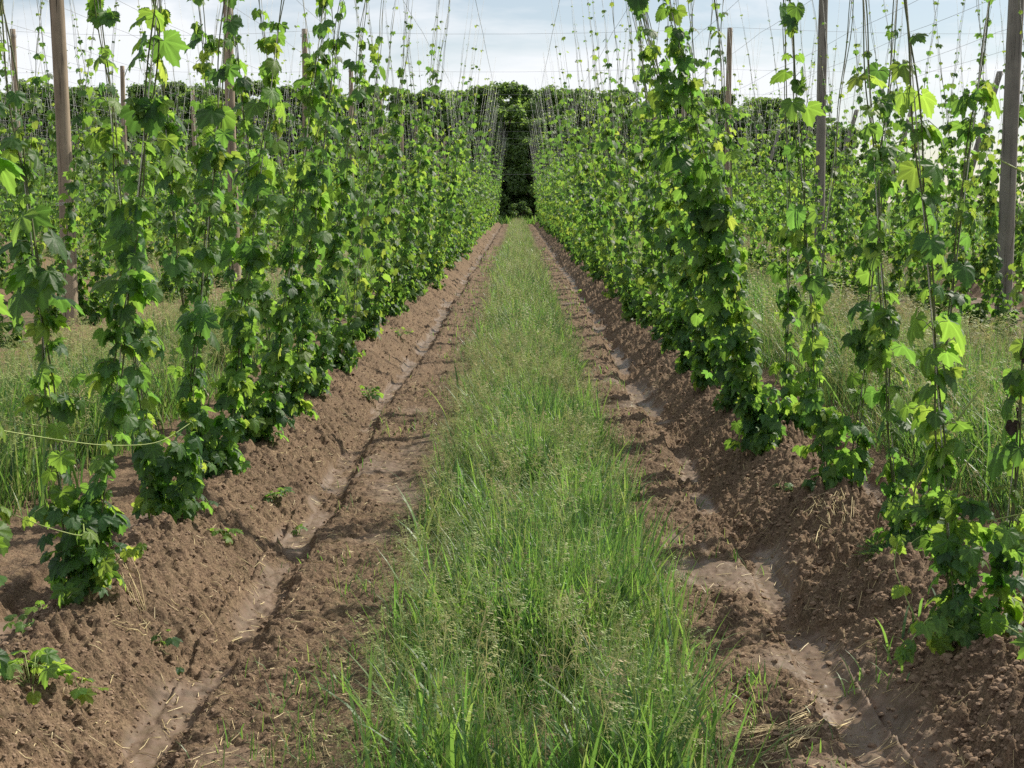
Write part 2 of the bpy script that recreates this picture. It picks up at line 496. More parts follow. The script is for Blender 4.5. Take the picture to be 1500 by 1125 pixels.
def hop_plant_meshes(name, seed, lod, strings, vigor=1.0, reach=1.0):
    """strings: list of (top_x, top_y, vine_height, base_dx, base_dy, fullness). Local origin at the foot on the ridge."""
    r = np.random.default_rng(seed)
    GL, GS, GT, GB = Geo(), Geo(), Geo(), Geo()
    top = WIRE_Z - .2
    for si, (tx, ty, vh, bx, by, full) in enumerate(strings):
        def axis(h):
            f = h / top
            return np.stack([bx + (tx - bx) * f, by + (ty - by) * f, h], -1)
        # twine
        hh = np.array([0, top * .5, top]);
        tv, tt = tube(axis(hh), .0022 if lod == 0 else (.0022 if lod == 1 else .0024), 3 if lod else 4)
        GT.add(tv, tt)
        # twisted bines
        nb = (1 if lod == 2 else 2)
        for b in range(nb):
            h1 = (vh if lod < 2 else 3.4 * reach) * (1 - .16 * b * r.random())
            hs = np.arange(0, h1, .05 if lod == 0 else (.14 if lod == 1 else .5))
            ph = r.random() * 7; R = .007
            p = axis(hs) + np.stack([R * np.cos(hs * 9 + ph + b * 2.2), R * np.sin(hs * 9 + ph + b * 2.2), 0 * hs], -1)
            p += .012 * np.stack([np.sin(hs * 3.1 + ph), np.cos(hs * 2.7 + ph), 0 * hs], -1)
            rad = np.interp(hs, [0, vh * .7, vh], [.0036, .0024, .0009]) * (1 if lod < 2 else .8)
            tv, tt = tube(p, rad, 5 if lod == 0 else 3)
            GS.add(tv, tt)
        # leaf nodes: opposite pairs
        P, A, Z, G_ = [], [], [], []
        nn = {0: 2.15, 1: 2.2, 2: 1.1}[lod] * vigor * full
        for b in range(2 if lod < 2 else 1):
            h = .05 + r.random() * .1; ang = r.random() * PI
            while h < vh:
                u = h / vh
                ang += PI / 2 + r.normal(0, .35)
                sz = np.interp(h / reach, [0, .4, 1.2, 2.0, 2.6, 3.2, 4.2, 5.2], [.052, .068, .084, .080, .058, .034, .022, .014]) * (.45 + .95 * r.random() ** 1.2)
                sz *= {0: .93, 1: .93, 2: 1.35}[lod]
                c = axis(h)
                for q in (0, PI):
                    if r.random() < .06: continue
                    a = ang + q + r.normal(0, .25)
                    pl = sz * (.28 + .5 * r.random()) 
                    p0 = c + 0
                    p1 = c + np.array([math.cos(a) * pl, math.sin(a) * pl, pl * (.25 + .35 * r.random())])
                    if lod == 0:
                        tv, tt = tube(np.array([p0, (p0 + p1) / 2 + [0, 0, .012], p1]), .0015, 3, False); GB.add(tv, tt)
                    P.append(p1); A.append(a + r.normal(0, .3)); Z.append(sz); G_.append(np.clip(.24 + .28 * r.normal() + (.25 if h > 3 * reach else 0) + (.22 if r.random() < .08 else 0), 0, 1))
                step = np.interp(h / reach, [0, .6, 1.2, 1.6, 2.2, 2.8, 3.4, 9], [.05, .078, .108, .20, .32, .35, .28, .26] if lod == 0 else [.05, .078, .105, .14, .20, .27, .26, .26]) / (nn if h < 2.9 * reach else 1.35) * 2.0
                h += step * (.6 + .8 * r.random())
        # short side branches with leaves (the bushy lower part)
        nbr = int({0: 24, 1: 32, 2: 16}[lod] * vigor * full)
        for b in range(nbr):
            h = (.04 + 2.5 * r.random() ** 1.8) * min(reach, 1.0)
            a = r.random() * 2 * PI
            ln = (.04 + .10 * r.random()) * (1.6 if lod == 2 else 1) * np.interp(h, [0, .8, 2.6], [1.15, 1, .75])
            c = axis(h)
            e = c + np.array([math.cos(a) * ln, math.sin(a) * ln, ln * r.normal(.1, .35)])
            e[2] = max(e[2], .04)
            if lod == 0:
                tv, tt = tube(np.array([c, (c + e) / 2 + [0, 0, .02], e]), .0015, 3, False); GB.add(tv, tt)
            yg = r.random() < .38
            for q in range({0: 5, 1: 4, 2: 3}[lod]):
                f = (q + 1) / 5 if lod == 0 else (q + 1) / 4
                P.append(c + (e - c) * min(f, 1) + r.normal(0, .012, 3)); A.append(a + (1 if q % 2 else -1) * r.uniform(.2, 1.3))
                Z.append((.030 + .040 * r.random()) * {0: 1, 1: 1.05, 2: 1.45}[lod]); G_.append(np.clip((.62 if yg else .3) + .25 * r.normal(), 0, 1))
        P = np.array(P); P[:, 2] = np.maximum(P[:, 2], .05)
        put_leaves(GL, P, np.array(A), np.array(Z), np.array(G_), lod, r)
    # foot of the plant: dense low leaves
    nf = int({0: 70, 1: 46, 2: 20}[lod] * vigor)
    rr = .125 * np.sqrt(r.random(nf)) + .012
    aa = r.random(nf) * 2 * PI
    hz = .05 + .40 * r.random(nf) ** 1.2 * (1 - rr * 1.6)
    fx = np.mean([s[3] for s in strings]); fy = np.mean([s[4] for s in strings])
    P = np.stack([fx + rr * np.cos(aa), fy + rr * np.sin(aa), hz], 1)
    put_leaves(GL, P, aa + r.normal(0, .6, nf), (.032 + .042 * r.random(nf)) * {0: 1, 1: 1.1, 2: 1.6}[lod], np.clip(r.normal(.25, .2, nf), 0, 1), lod, r)
    out = {}
    if lod < 2 or True:
        out['foliage'] = GL
        if GB.n:
            V, T, A, B = GB.data(); GS.add(V, T, A, B)
        out['bines'] = GS; out['twine'] = GT
    return out

def build_plant(meshes, name, loc, rz, sc, parent_label):
    root = empty(name, loc, rz); root.scale = sc
    for k, me in meshes.items():
        mobj(k, me, root)
    return root

def to_meshes(d, nm):
    return {'foliage': d['foliage'].mesh(nm + '_foliage', M_LEAF, True),
            'bines': d['bines'].mesh(nm + '_bines', M_STEM, True),
            'twine': d['twine'].mesh(nm + '_twine', M_TWINE, True)}

# ------------------------------------------------------------------ side shoots (long runners)
def runner(path, seed, leaf=.05, r0=.0028, n_leaf=5, age=.75, endbig=True):
    r = np.random.default_rng(seed)
    path = np.array(path, float)
    t = np.linspace(0, 1, len(path)); u = np.linspace(0, 1, 24)
    # smooth through the points
    P = np.stack([np.interp(u, t, path[:, i]) for i in range(3)], 1)
    for _ in range(4): P[1:-1] = (P[:-2] + 2 * P[1:-1] + P[2:]) / 4
    G = Geo(); tv, tt = tube(P, np.linspace(r0, r0 * .45, 24), 5); G.add(tv, tt)
    me1 = G.mesh('side_shoot', M_SHOOT, True)
    GL = Geo(); ps, az, sz = [], [], []
    for i in range(n_leaf):
        f = (i + .6) / n_leaf; p = np.array([np.interp(f, u, P[:, k]) for k in range(3)])
        d = P[min(23, int(f * 23) + 1)] - P[max(0, int(f * 23) - 1)]
        b = math.atan2(d[1], d[0])
        for q in (1, -1):
            a = b + q * r.uniform(.8, 1.5); s = leaf * (1.1 - .5 * f) * r.uniform(.7, 1.2)
            ps.append(p + np.array([math.cos(a), math.sin(a), .3]) * s * .4); az.append(a); sz.append(s)
    for q in range(4):
        ps.append(P[-1] + r.normal(0, .006, 3)); az.append(r.random() * 7); sz.append(leaf * r.uniform(.5, .9))
    put_leaves(GL, np.array(ps), np.array(az), np.array(sz), np.clip(r.normal(age, .12, len(ps)), 0, 1), 0, r)
    me2 = GL.mesh('shoot_leaves', M_LEAF, True)
    return me1, me2

def add_runner(root, path_world, seed, **kw):
    o = np.array(root.location)
    me1, me2 = runner(np.array(path_world) - o, seed, **kw)
    s = mobj('side_shoot', me1, root); mobj('leaves', me2, s)

# ------------------------------------------------------------------ foreground plants (read off the photograph)
ORD = ['first', 'second', 'third', 'fourth', 'fifth', 'sixth', 'seventh', 'eighth', 'ninth', 'tenth', 'eleventh', 'twelfth', 'thirteenth', 'fourteenth', 'fifteenth', 'sixteenth', 'seventeenth', 'eighteenth', 'nineteenth', 'twentieth']
GROUP = 'hop plants climbing strings in the trellis rows'
HERO = [
 # side, x, y, strings (top_x offset, top_y, vine_h, base dx, base dy, fullness), vigor, label
 ('L', -1.50, 3.42, [(.72, .10, 4.9, .03, 0, .8), (-.55, -.15, 4.8, -.03, .05, .7)], .8, 'hop vine cut by the left picture edge, nearest one with very large leaves'),
 ('L', -1.52, 4.84, [(.74, .12, 4.9, .05, .0, 1.05), (-.38, -.1, 4.8, -.03, .03, .7)], .95, 'hop plant with pale side shoots, nearest whole one in the left row'),
 ('L', -1.51, 6.12, [(.62, .05, 4.9, .05, .0, .95), (-.5, .15, 4.7, -.07, 0, .9)], 1.05, 'hop plant above the dark hole in the left ridge, second whole one'),
 ('L', -1.55, 7.25, [(.75, .1, 4.9, .04, 0, 1.0), (-.45, -.1, 4.8, -.06, 0, 1.0)], 1.1, 'hop plant with bright yellow shoots at its foot, third whole one in the left row'),
 ('L', -1.50, 8.25, [(.78, .1, 4.9, .04, 0, 1.1), (-.5, -.1, 4.8, -.06, 0, 1.0)], 1.2, 'bushy dark hop plant, fourth whole one in the left row'),
 ('L', -1.52, 9.3, [(.72, .1, 4.9, .04, 0, 1.1), (-.5, -.1, 4.8, -.06, 0, 1.0)], 1.25, 'bushy hop plant, fifth whole one in the left row'),
 ('L', -1.50, 10.4, [(.72, .1, 4.9, .04, 0, 1.1), (-.5, -.1, 4.8, -.06, 0, 1.0)], 1.25, 'bushy hop plant, sixth whole one in the left row'),
 ('R', 1.47, 4.52, [(-.62, .05, 4.9, -.04, 0, .8), (.5, .25, 4.6, .10, .06, .6)], 1.0, 'loose hop plant at the right picture edge, with curving shoot and withered black leaves'),
 ('R', 1.60, 5.75, [(-.50, .1, 4.9, -.03, 0, 1.0), (.45, -.1, 4.8, .05, 0, .9)], .75, 'thin hop plant behind the feathery weed on the right ridge'),
 ('R', 1.55, 6.85, [(-.55, .1, 4.9, -.05, 0, .95), (.35, -.1, 4.8, .08, 0, .85)], .95, 'hop plant with a bright leafy foot, left of the feathery weed on the right ridge'),
 ('R', 1.68, 8.75, [(-.15, .1, 4.9, -.0, 0, .9), (.5, -.1, 4.8, .08, 0, .4)], 1.0, 'dark narrow hop column standing slightly apart in the right row'),
 ('R', 1.42, 8.05, [(-1.5, .0, 4.9, -.05, 0, 1.3), (-1.25, -.1, 4.9, .03, 0, 1.3)], 1.25, 'tall dense hop plant leaning over the track in the right row'),
 ('R', 1.50, 9.6, [(-1.25, .1, 4.9, -.04, 0, 1.1), (-.45, -.1, 4.8, .06, 0, 1.0)], 1.2, 'bushy hop plant just behind the tall dense leaning one on the right'),
 ('R', 1.48, 10.85, [(-.95, .1, 4.9, -.04, 0, 1.1), (-.40, -.1, 4.8, .03, 0, 1.0)], 1.2, 'seventh hop plant from the viewer in the row right of the track'),
 ('R', 1.50, 12.0, [(-.90, .1, 4.9, -.04, 0, 1.1), (-.35, -.1, 4.8, .03, 0, 1.0)], 1.2, 'eighth hop plant from the viewer in the row right of the track'),
]
n_ind = 0
for i, (sd, x, y, st, vg, lab) in enumerate(HERO):
    z = float(gz(x, y)[0]) - .015
    ms = to_meshes(hop_plant_meshes('hop', 100 + i, 0, st, vg, {0: 1.1, 1: .95, 2: 1.0, 3: 1.15, 4: 1.15, 5: 1.15, 6: 1.1, 7: 1.1, 9: .95, 11: 1.3, 12: .8, 13: .95, 14: .95, 10: .6, 8: .8}.get(i, .85)), 'hero%d' % i)
    root = build_plant(ms, 'hop_plant', (x, y, z), 0, (1, 1, 1), lab)
    tag(root, lab, 'hop plant', GROUP); n_ind += 1
    if i == 0:
        add_runner(root, [(-1.46, 3.5, 1.07), (-1.36, 3.8, .98), (-1.2, 4.05, .90), (-1.08, 4.25, .87), (-1.02, 4.45, .91)], 3, leaf=.04, n_leaf=3, r0=.0022)
    if i == 1:
        add_runner(root, [(-1.50, 4.84, .52), (-1.42, 4.6, .50), (-1.52, 4.5, .56), (-1.66, 4.55, .60)], 4, leaf=.055, n_leaf=2)
        add_runner(root, [(-1.45, 4.84, .80), (-1.6, 4.6, .88), (-1.85, 4.5, .93)], 5, leaf=.05, n_leaf=2)
        add_runner(root, [(-1.5, 4.84, .25), (-1.32, 4.75, .42), (-1.27, 4.7, .44)], 6, leaf=.05, n_leaf=3, age=.9)
    if i == 3:
        add_runner(root, [(-1.5, 7.2, .18), (-1.4, 7.0, .12), (-1.32, 6.9, .08)], 6, leaf=.06, n_leaf=4, age=.95)
    if i == 7:
        add_runner(root, [(1.5, 4.6, 1.0), (1.3, 4.62, .70), (1.32, 4.7, .55), (1.5, 4.55, .56), (1.7, 4.4, .66)], 7, leaf=.05, n_leaf=4, r0=.004)
        add_runner(root, [(1.48, 4.5, .12), (1.28, 4.45, .25), (1.22, 4.55, .42), (1.25, 4.6, .5)], 8, leaf=.05, n_leaf=3)
        add_runner(root, [(1.47, 4.5, .3), (1.62, 4.2, .24), (1.75, 4.1, .15)], 9, leaf=.062, n_leaf=4, age=.4)
        add_runner(root, [(1.47, 4.5, .2), (1.3, 4.4, .3), (1.2, 4.3, .22)], 19, leaf=.055, n_leaf=4, age=.5)
        add_runner(root, [(1.5, 4.5, 1.72), (1.7, 4.4, 1.60), (1.9, 4.3, 1.66)], 20, leaf=.07, n_leaf=2, age=.5)
        # withered leaves on the outward string
        G = Geo(); r = np.random.default_rng(5); P = []
        for h in (.95, 1.3, 1.33, .72, 1.75): P.append([.10 + .45 * h / 5.1 + r.normal(0, .02), .06 + .2 * h / 5.1, h])
        P = np.repeat(np.array(P), 2, 0) + r.normal(0, .022, (10, 3))
        put_leaves(G, P, r.random(10) * 7, np.full(10, .042), r.random(10), 0, r, el=np.full(10, -1.3))
        d = mobj('withered_leaves', G.mesh('withered_leaves', M_DEAD, True), root); d['label'] = 'withered black leaves'

# ------------------------------------------------------------------ the other plants
rows = [('L', k, -(R0 + RS * k)) for k in range(NL)] + [('R', k, R0 + RS * k) for k in range(NR)]
spots = []
for sd, k, X in rows:
    y0 = {('L', 0): 11.4, ('R', 0): 13.1}.get((sd, k), max(abs(X) / .43, 4.0))
    y = y0 + rng.random() * .4; o = 0
    while y < ROW_END - .3:
        spots.append([math.hypot(X, y), sd, k, X + rng.normal(0, .05), y, o])
        y += 1.22 + rng.normal(0, .08); o += 1
spots.sort(key=lambda s: s[0])
# prototypes
def rand_strings(r, h0=4.6):
    inn = (.74 + r.normal(0, .14), r.normal(0, .15), min(h0 + r.normal(0, .35), 5.05), .05, 0, .95 + .2 * r.normal())
    ou = (-.50 + r.normal(0, .14), r.normal(0, .15), min(h0 + r.normal(0, .35), 5.05), -.05, 0, .95 + .2 * r.normal())
    return [inn, ou]
MIDP, FARP = [], []
for q in range(10):
    r = np.random.default_rng(300 + q)
    MIDP.append(to_meshes(hop_plant_meshes('hop', 300 + q, 1, rand_strings(r, 4.6), .92 + .05 * (q % 5), .94 + .035 * q), 'mid%d' % q))
for q in range(8):
    r = np.random.default_rng(400 + q)
    FARP.append(hop_plant_meshes('hop', 400 + q, 2, rand_strings(r, 4.5), 1.2, 1.08 + .045 * q))
FARM = [to_meshes(d, 'far%d' % q) for q, d in enumerate(FARP)]
FARD = [{k: g.data() for k, g in d.items()} for d in FARP]
side_word = {'L': 'left', 'R': 'right'}
row_word = ['row beside the grass track', 'second row out', 'third row out', 'fourth row out', 'fifth row out', 'sixth row out']
restV, restT, restA, restB, restM, rn = [], [], [], [], [], 0
for idx, (dist, sd, k, X, y, o) in enumerate(spots):
    flip = sd == 'R'
    rz = PI if flip else 0.0
    s = .93 + .14 * rng.random()
    sx = s; sy = s * (1 if rng.random() < .5 else -1); sz = .94 + .10 * rng.random()
    z = float(gz(X, y)[0]) - .015
    if n_ind < 300:
        P = MIDP[rng.integers(10)] if dist < 27 else FARM[rng.integers(8)]
        rw = ('row %s of the track' % side_word[sd]) if k == 0 else '%s, %s side' % (row_word[min(k, 5)], side_word[sd])
        if k == 0:
            nn = o + (7 if sd == 'L' else 8)
            base = nn
        else: base = o
        if base < 20 and k < 3:
            lab = '%s hop plant from the viewer in the %s' % (ORD[base], rw)
        else:
            lab = 'small distant hop plant in the %s' % rw
        root = build_plant(P, 'hop_plant', (X, y, z), rz, (sx, sy, sz), lab)
        tag(root, lab, 'hop plant', GROUP if base < 20 and k < 3 else 'distant hop plants, ' + rw)
        n_ind += 1
    else:
        D = FARD[rng.integers(8)]
        for mi, key in enumerate(('foliage', 'bines', 'twine')):
            v, t, a, b = D[key]
            w = v * np.array([sx, sy, sz])
            if flip: w = w * np.array([-1, -1, 1])
            restV.append(w + np.array([X, y, z])); restT.append(t + rn); restA.append(a); restB.append(b)
            restM.append(np.full(len(t), mi)); rn += len(v)
if restV:
    me = make_mesh('hop_rows', np.concatenate(restV), [np.concatenate(restT)], [M_LEAF, M_STEM, M_TWINE],
                   {'age': np.concatenate(restA), 'rnd': np.concatenate(restB)}, False, np.concatenate(restM))
    tag(mobj('hop_rows', me), 'far ends of the green hop rows running back to the trees', 'hop rows', kind='stuff')
del restV, restT

# ------------------------------------------------------------------ poles
def pole_mesh(name, m, r0, r1, H, seed, lean=(0, 0)):
    r = np.random.default_rng(seed); n, k = 30, 20
    hs = np.linspace(-.3, H, n); a = np.arange(k) * 2 * PI / k
    V = []
    bx = .02 * np.sin(hs * .6 + r.random() * 6) + lean[0] * hs; by = .02 * np.cos(hs * .5 + r.random() * 6) + lean[1] * hs
    for i, h in enumerate(hs):
        rad = np.interp(h, [0, H], [r0, r1]) * (1 + .02 * r.normal(size=k) * .6 + .02 * math.sin(h * 2.2))
        V.append(np.stack([bx[i] + rad * np.cos(a), by[i] + rad * np.sin(a), np.full(k, h)], 1))
    V = np.concatenate(V)
    i = (np.arange(n - 1)[:, None] * k); j = np.arange(k)[None]
    Q = np.stack([i + j, i + (j + 1) % k, i + k + (j + 1) % k, i + k + j], -1).reshape(-1, 4)
    c = len(V); V = np.concatenate([V, [[bx[-1], by[-1], H + .01]]]); e = (n - 1) * k; jj = np.arange(k)
    T = np.stack([np.full(k, c), e + jj, e + (jj + 1) % k], 1)
    return make_mesh(name, V, [Q, T], m, None, True), (bx, by, hs)

def ring_mesh(rad, z, m, x=0, y=0, turns=3):
    a = np.linspace(0, 2 * PI * turns, 20 * turns)
    p = np.stack([x + rad * np.cos(a), y + rad * np.sin(a), z + .01 * a / PI], 1)
    G = Geo(); v, t = tube(p, .0035, 4); G.add(v, t)
    return G.mesh('wire_wrap', m, True)

POLES = []
def pole(x, y, m, lab, rad=.105, H=5.42, lean=(0, 0), grp='wooden poles holding up the trellis', name='trellis_pole', wrap=True):
    z = float(gz(x, y)[0])
    root = empty(name, (x, y, z))
    me, _ = pole_mesh('pole_shaft', m, rad, rad * .84, H - z, int(abs(x * 7 + y * 13)) + 3, lean)
    mobj('shaft', me, root)
    f = (WIRE_Z - z)
    mobj('wire_wrap', ring_mesh(rad * .9, f - .06, M_WIRE, lean[0] * f, lean[1] * f), root)
    tag(root, lab, 'pole', grp); POLES.append((x, y)); return root
XL1, XR1 = -(R0 + RS), R0 + RS
lp = pole(-4.93, 15.7, M_WOODB, 'thick brown pole at far left with its foot in view', .084)
mobj('wire_loop', ring_mesh(.092, 1.32, M_TWINE, turns=2), lp)
pole(-4.72, 24.0, M_WOODB, 'brown pole, second of the left line', .088)
pole(-4.82, 33.0, M_WOODB, 'brown pole, third of the left line, its top just in the frame', .074)
pole(4.92, 14.5, M_WOODG, 'thick grey pole at far right', .083)
pole(4.80, 23.0, M_WOODG, 'dark slender pole, second of the right line', .082)
pole(4.64, 32.0, M_WOODB, 'brown pole whose top ends in the sky, third of the right line', .068, H=5.32)
nw = ['fourth', 'fifth', 'sixth', 'seventh', 'eighth', 'ninth', 'tenth']
for i, y in enumerate((42, 51, 60, 69, 78, 87, 95.5)):
    pole(XL1, y, M_WOODB, 'distant pole, %s back in the left line' % nw[i], .075)
    pole(XR1, y, M_WOODB, 'distant pole, %s back in the right line' % nw[i], .075)
outer = ['nearest', 'second', 'third', 'fourth', 'fifth', 'sixth', 'seventh']
for i, y in enumerate((33, 42, 51, 60, 69, 78, 87)):
    pole(-(R0 + RS * 3), y, M_WOODB, '%s thin pole of the second line out, far among the left hop rows' % outer[i].capitalize() if i else 'nearest thin pole of the second line out, among the left hop rows', .075)
for i, y in enumerate((43, 52, 61, 70, 79)):
    pole(12.75, y, M_WOODG, '%s slanted grey anchor pole at the right end of the trellis' % outer[i], .11, 5.35, lean=(.27, 0), grp='leaning anchor poles at the right edge', name='anchor_pole')

# ------------------------------------------------------------------ wires
def wire(pts, rad, lab, grp, name='trellis_wire', sag=.06):
    P = []
    for a, b in zip(pts[:-1], pts[1:]):
        a, b = np.array(a, float), np.array(b, float)
        t = np.linspace(0, 1, 7)[:-1][:, None]
        q = a + (b - a) * t; q[:, 2] -= sag * 4 * t[:, 0] * (1 - t[:, 0]); P.append(q)
    P.append(np.array(pts[-1:], float))
    G = Geo(); v, t = tube(np.concatenate(P), rad, 4); G.add(v, t)
    o = mobj(name, G.mesh(name, M_WIRE, True))
    return tag(o, lab, 'wire', grp)
cy = [6, 15.1, 23.5, 32.5, 42, 51, 60, 69, 78, 87, 95.5]
for i, y in enumerate(cy):
    xs = [v for v in (-37.6, -31, -24.4, -17.9, -11.36, XL1, XR1, 14.15) if v < 0 or v < 20]
    wire([(x, y + (.3 * math.sin(x)), WIRE_Z + .05) for x in xs], .0027, 'thin steel wire crossing the alley, %s cross wire from the viewer' % (ORD[i]), 'wires across the trellis', sag=.10)
for sd, k, X in rows:
    s = 1 if X < 0 else -1
    for j, off in enumerate((.75, -.58)):
        x = X + s * off
        y0 = max(3, abs(X) / .5)
        ys = [y0] + [v for v in cy if v > y0 + 1]
        rl = '%s row %s of the track' % (ORD[k], 'left' if sd == 'L' else 'right')
        wire([(x, v, WIRE_Z - .02) for v in ys], .004, 'long steel wire above the %s side of the %s' % ('inner' if j == 0 else 'outer', rl), 'wires along the rows', sag=.05)
wire([(4.92 + .35, 13.6, 5.2), (4.92 - .02, 14.32, 1.1)], .0035, 'pale slack wire running down the thick grey pole', None, 'guy_wire', sag=-.02)
# far pale line across the alley, about two metres up
wire([(-1.5, 90, 3.2), (1.5, 90, 3.2)], .004, 'pale cord strung low across the far end of the alley', None, 'cord', sag=.02)

# ------------------------------------------------------------------ grass
def blades(n, x, y, z, h, w, age, r, segs, bendmin=.1, bendmax=.9):
    az = r.random(n) * 2 * PI
    face = az + PI / 2 + r.normal(0, .3, n)
    lean = r.uniform(.02, .25, n); bend = r.uniform(bendmin, bendmax, n) ** 1.3
    s = np.linspace(0, 1, segs + 1)
    Vs = []
    cx, cyy, cz = np.zeros(n), np.zeros(n), np.zeros(n)
    for i, u in enumerate(s):
        ang = lean + bend * u * 1.7
        if i:
            d = h / segs
            cx = cx + np.sin(ang) * d; cz = cz + np.cos(ang) * d
        wd = w * (1 - u ** 1.6) * (.75 + .5 * min(u * 2, 1)) * .5
        px = x + cx * np.cos(az); py = y + cx * np.sin(az); pz = z + cz
        if i < segs:
            Vs.append(np.stack([px - wd * np.cos(face), py - wd * np.sin(face), pz], 1))
            Vs.append(np.stack([px + wd * np.cos(face), py + wd * np.sin(face), pz], 1))
        else:
            Vs.append(np.stack([px, py, pz], 1))
    V = np.stack(Vs, 1); k = V.shape[1]
    f = []
    for i in range(segs - 1):
        f += [(2 * i, 2 * i + 1, 2 * i + 3), (2 * i, 2 * i + 3, 2 * i + 2)]
    f.append((2 * segs - 2, 2 * segs - 1, 2 * segs))
    f = np.array(f)
    T = f[None] + (np.arange(n) * k)[:, None, None]
    return V.reshape(-1, 3), T.reshape(-1, 3), np.repeat(age, k), np.repeat(r.random(n), k)

def seed_template(kind, r):
    """flowering grass stalk, unit height: thin stem with a loose panicle"""
    G = Geo()
    def rib(p, w):
        p = np.array(p, float); n = len(p)
        d = np.gradient(p, axis=0); sidev = np.cross(d, [0.3, 1, .1]); sidev /= np.linalg.norm(sidev, axis=1)[:, None] + 1e-9
        V = np.concatenate([p - sidev * w, p + sidev * w]); T = []
        for i in range(n - 1): T += [(i, i + 1, n + i + 1), (i, n + i + 1, n + i)]
        G.add(V, T)
    bend = r.uniform(.05, .3); a = r.random() * 7
    def ax(u): return np.array([math.cos(a) * bend * u * u, math.sin(a) * bend * u * u, u * (1 - .2 * bend * u)])
    rib([ax(u) for u in np.linspace(0, 1, 6)], .0022)
    top0 = .68 if kind == 0 else .78
    nb = 16 if kind == 0 else 12
    for i in range(nb):
        u = top0 + (1 - top0) * (i / nb); b = r.random() * 7
        ln = (.13 if kind == 0 else .06) * (1.15 - (u - top0) / (1 - top0)) * r.uniform(.7, 1.2)
        p = ax(u); e = p + ln * np.array([math.cos(b), math.sin(b), r.uniform(.2, .8)]); e2 = e + ln * .4 * np.array([math.cos(b), math.sin(b), -.3])
        rib([p, e, e2], .0012)
        for q in range(3):
            c = p + (e2 - p) * (.45 + .27 * q) + r.normal(0, .004, 3)
            s = .0075 * r.uniform(.7, 1.3); dv = np.array([math.cos(b), math.sin(b), -.4]) * s * 1.9; sv = np.array([-math.sin(b), math.cos(b), .5]) * s * .55
            G.add([c - dv, c + sv, c + dv, c - sv], [(0, 1, 2), (0, 2, 3)])
    V, T, _, _ = G.data(); return V, T
_r = np.random.default_rng(9)
SEEDT = [seed_template(k % 2, _r) for k in range(6)]
def seed_simple():
    G = Geo(); _q = np.random.default_rng(2)
    G.add([(-.003, 0, 0), (.003, 0, 0), (0.02, 0, .8)], [(0, 1, 2)])
    for i in range(7):
        u = .72 + .28 * i / 7; b = i * 2.4; c = np.array([.02 + .04 * math.cos(b), .04 * math.sin(b), u])
        s = .022; G.add([c + [-s, 0, 0], c + [0, .3 * s, .5 * s], c + [s, 0, .2 * s]], [(0, 1, 2)])
    V, T, _, _ = G.data(); return V, T
SEEDF = seed_simple()

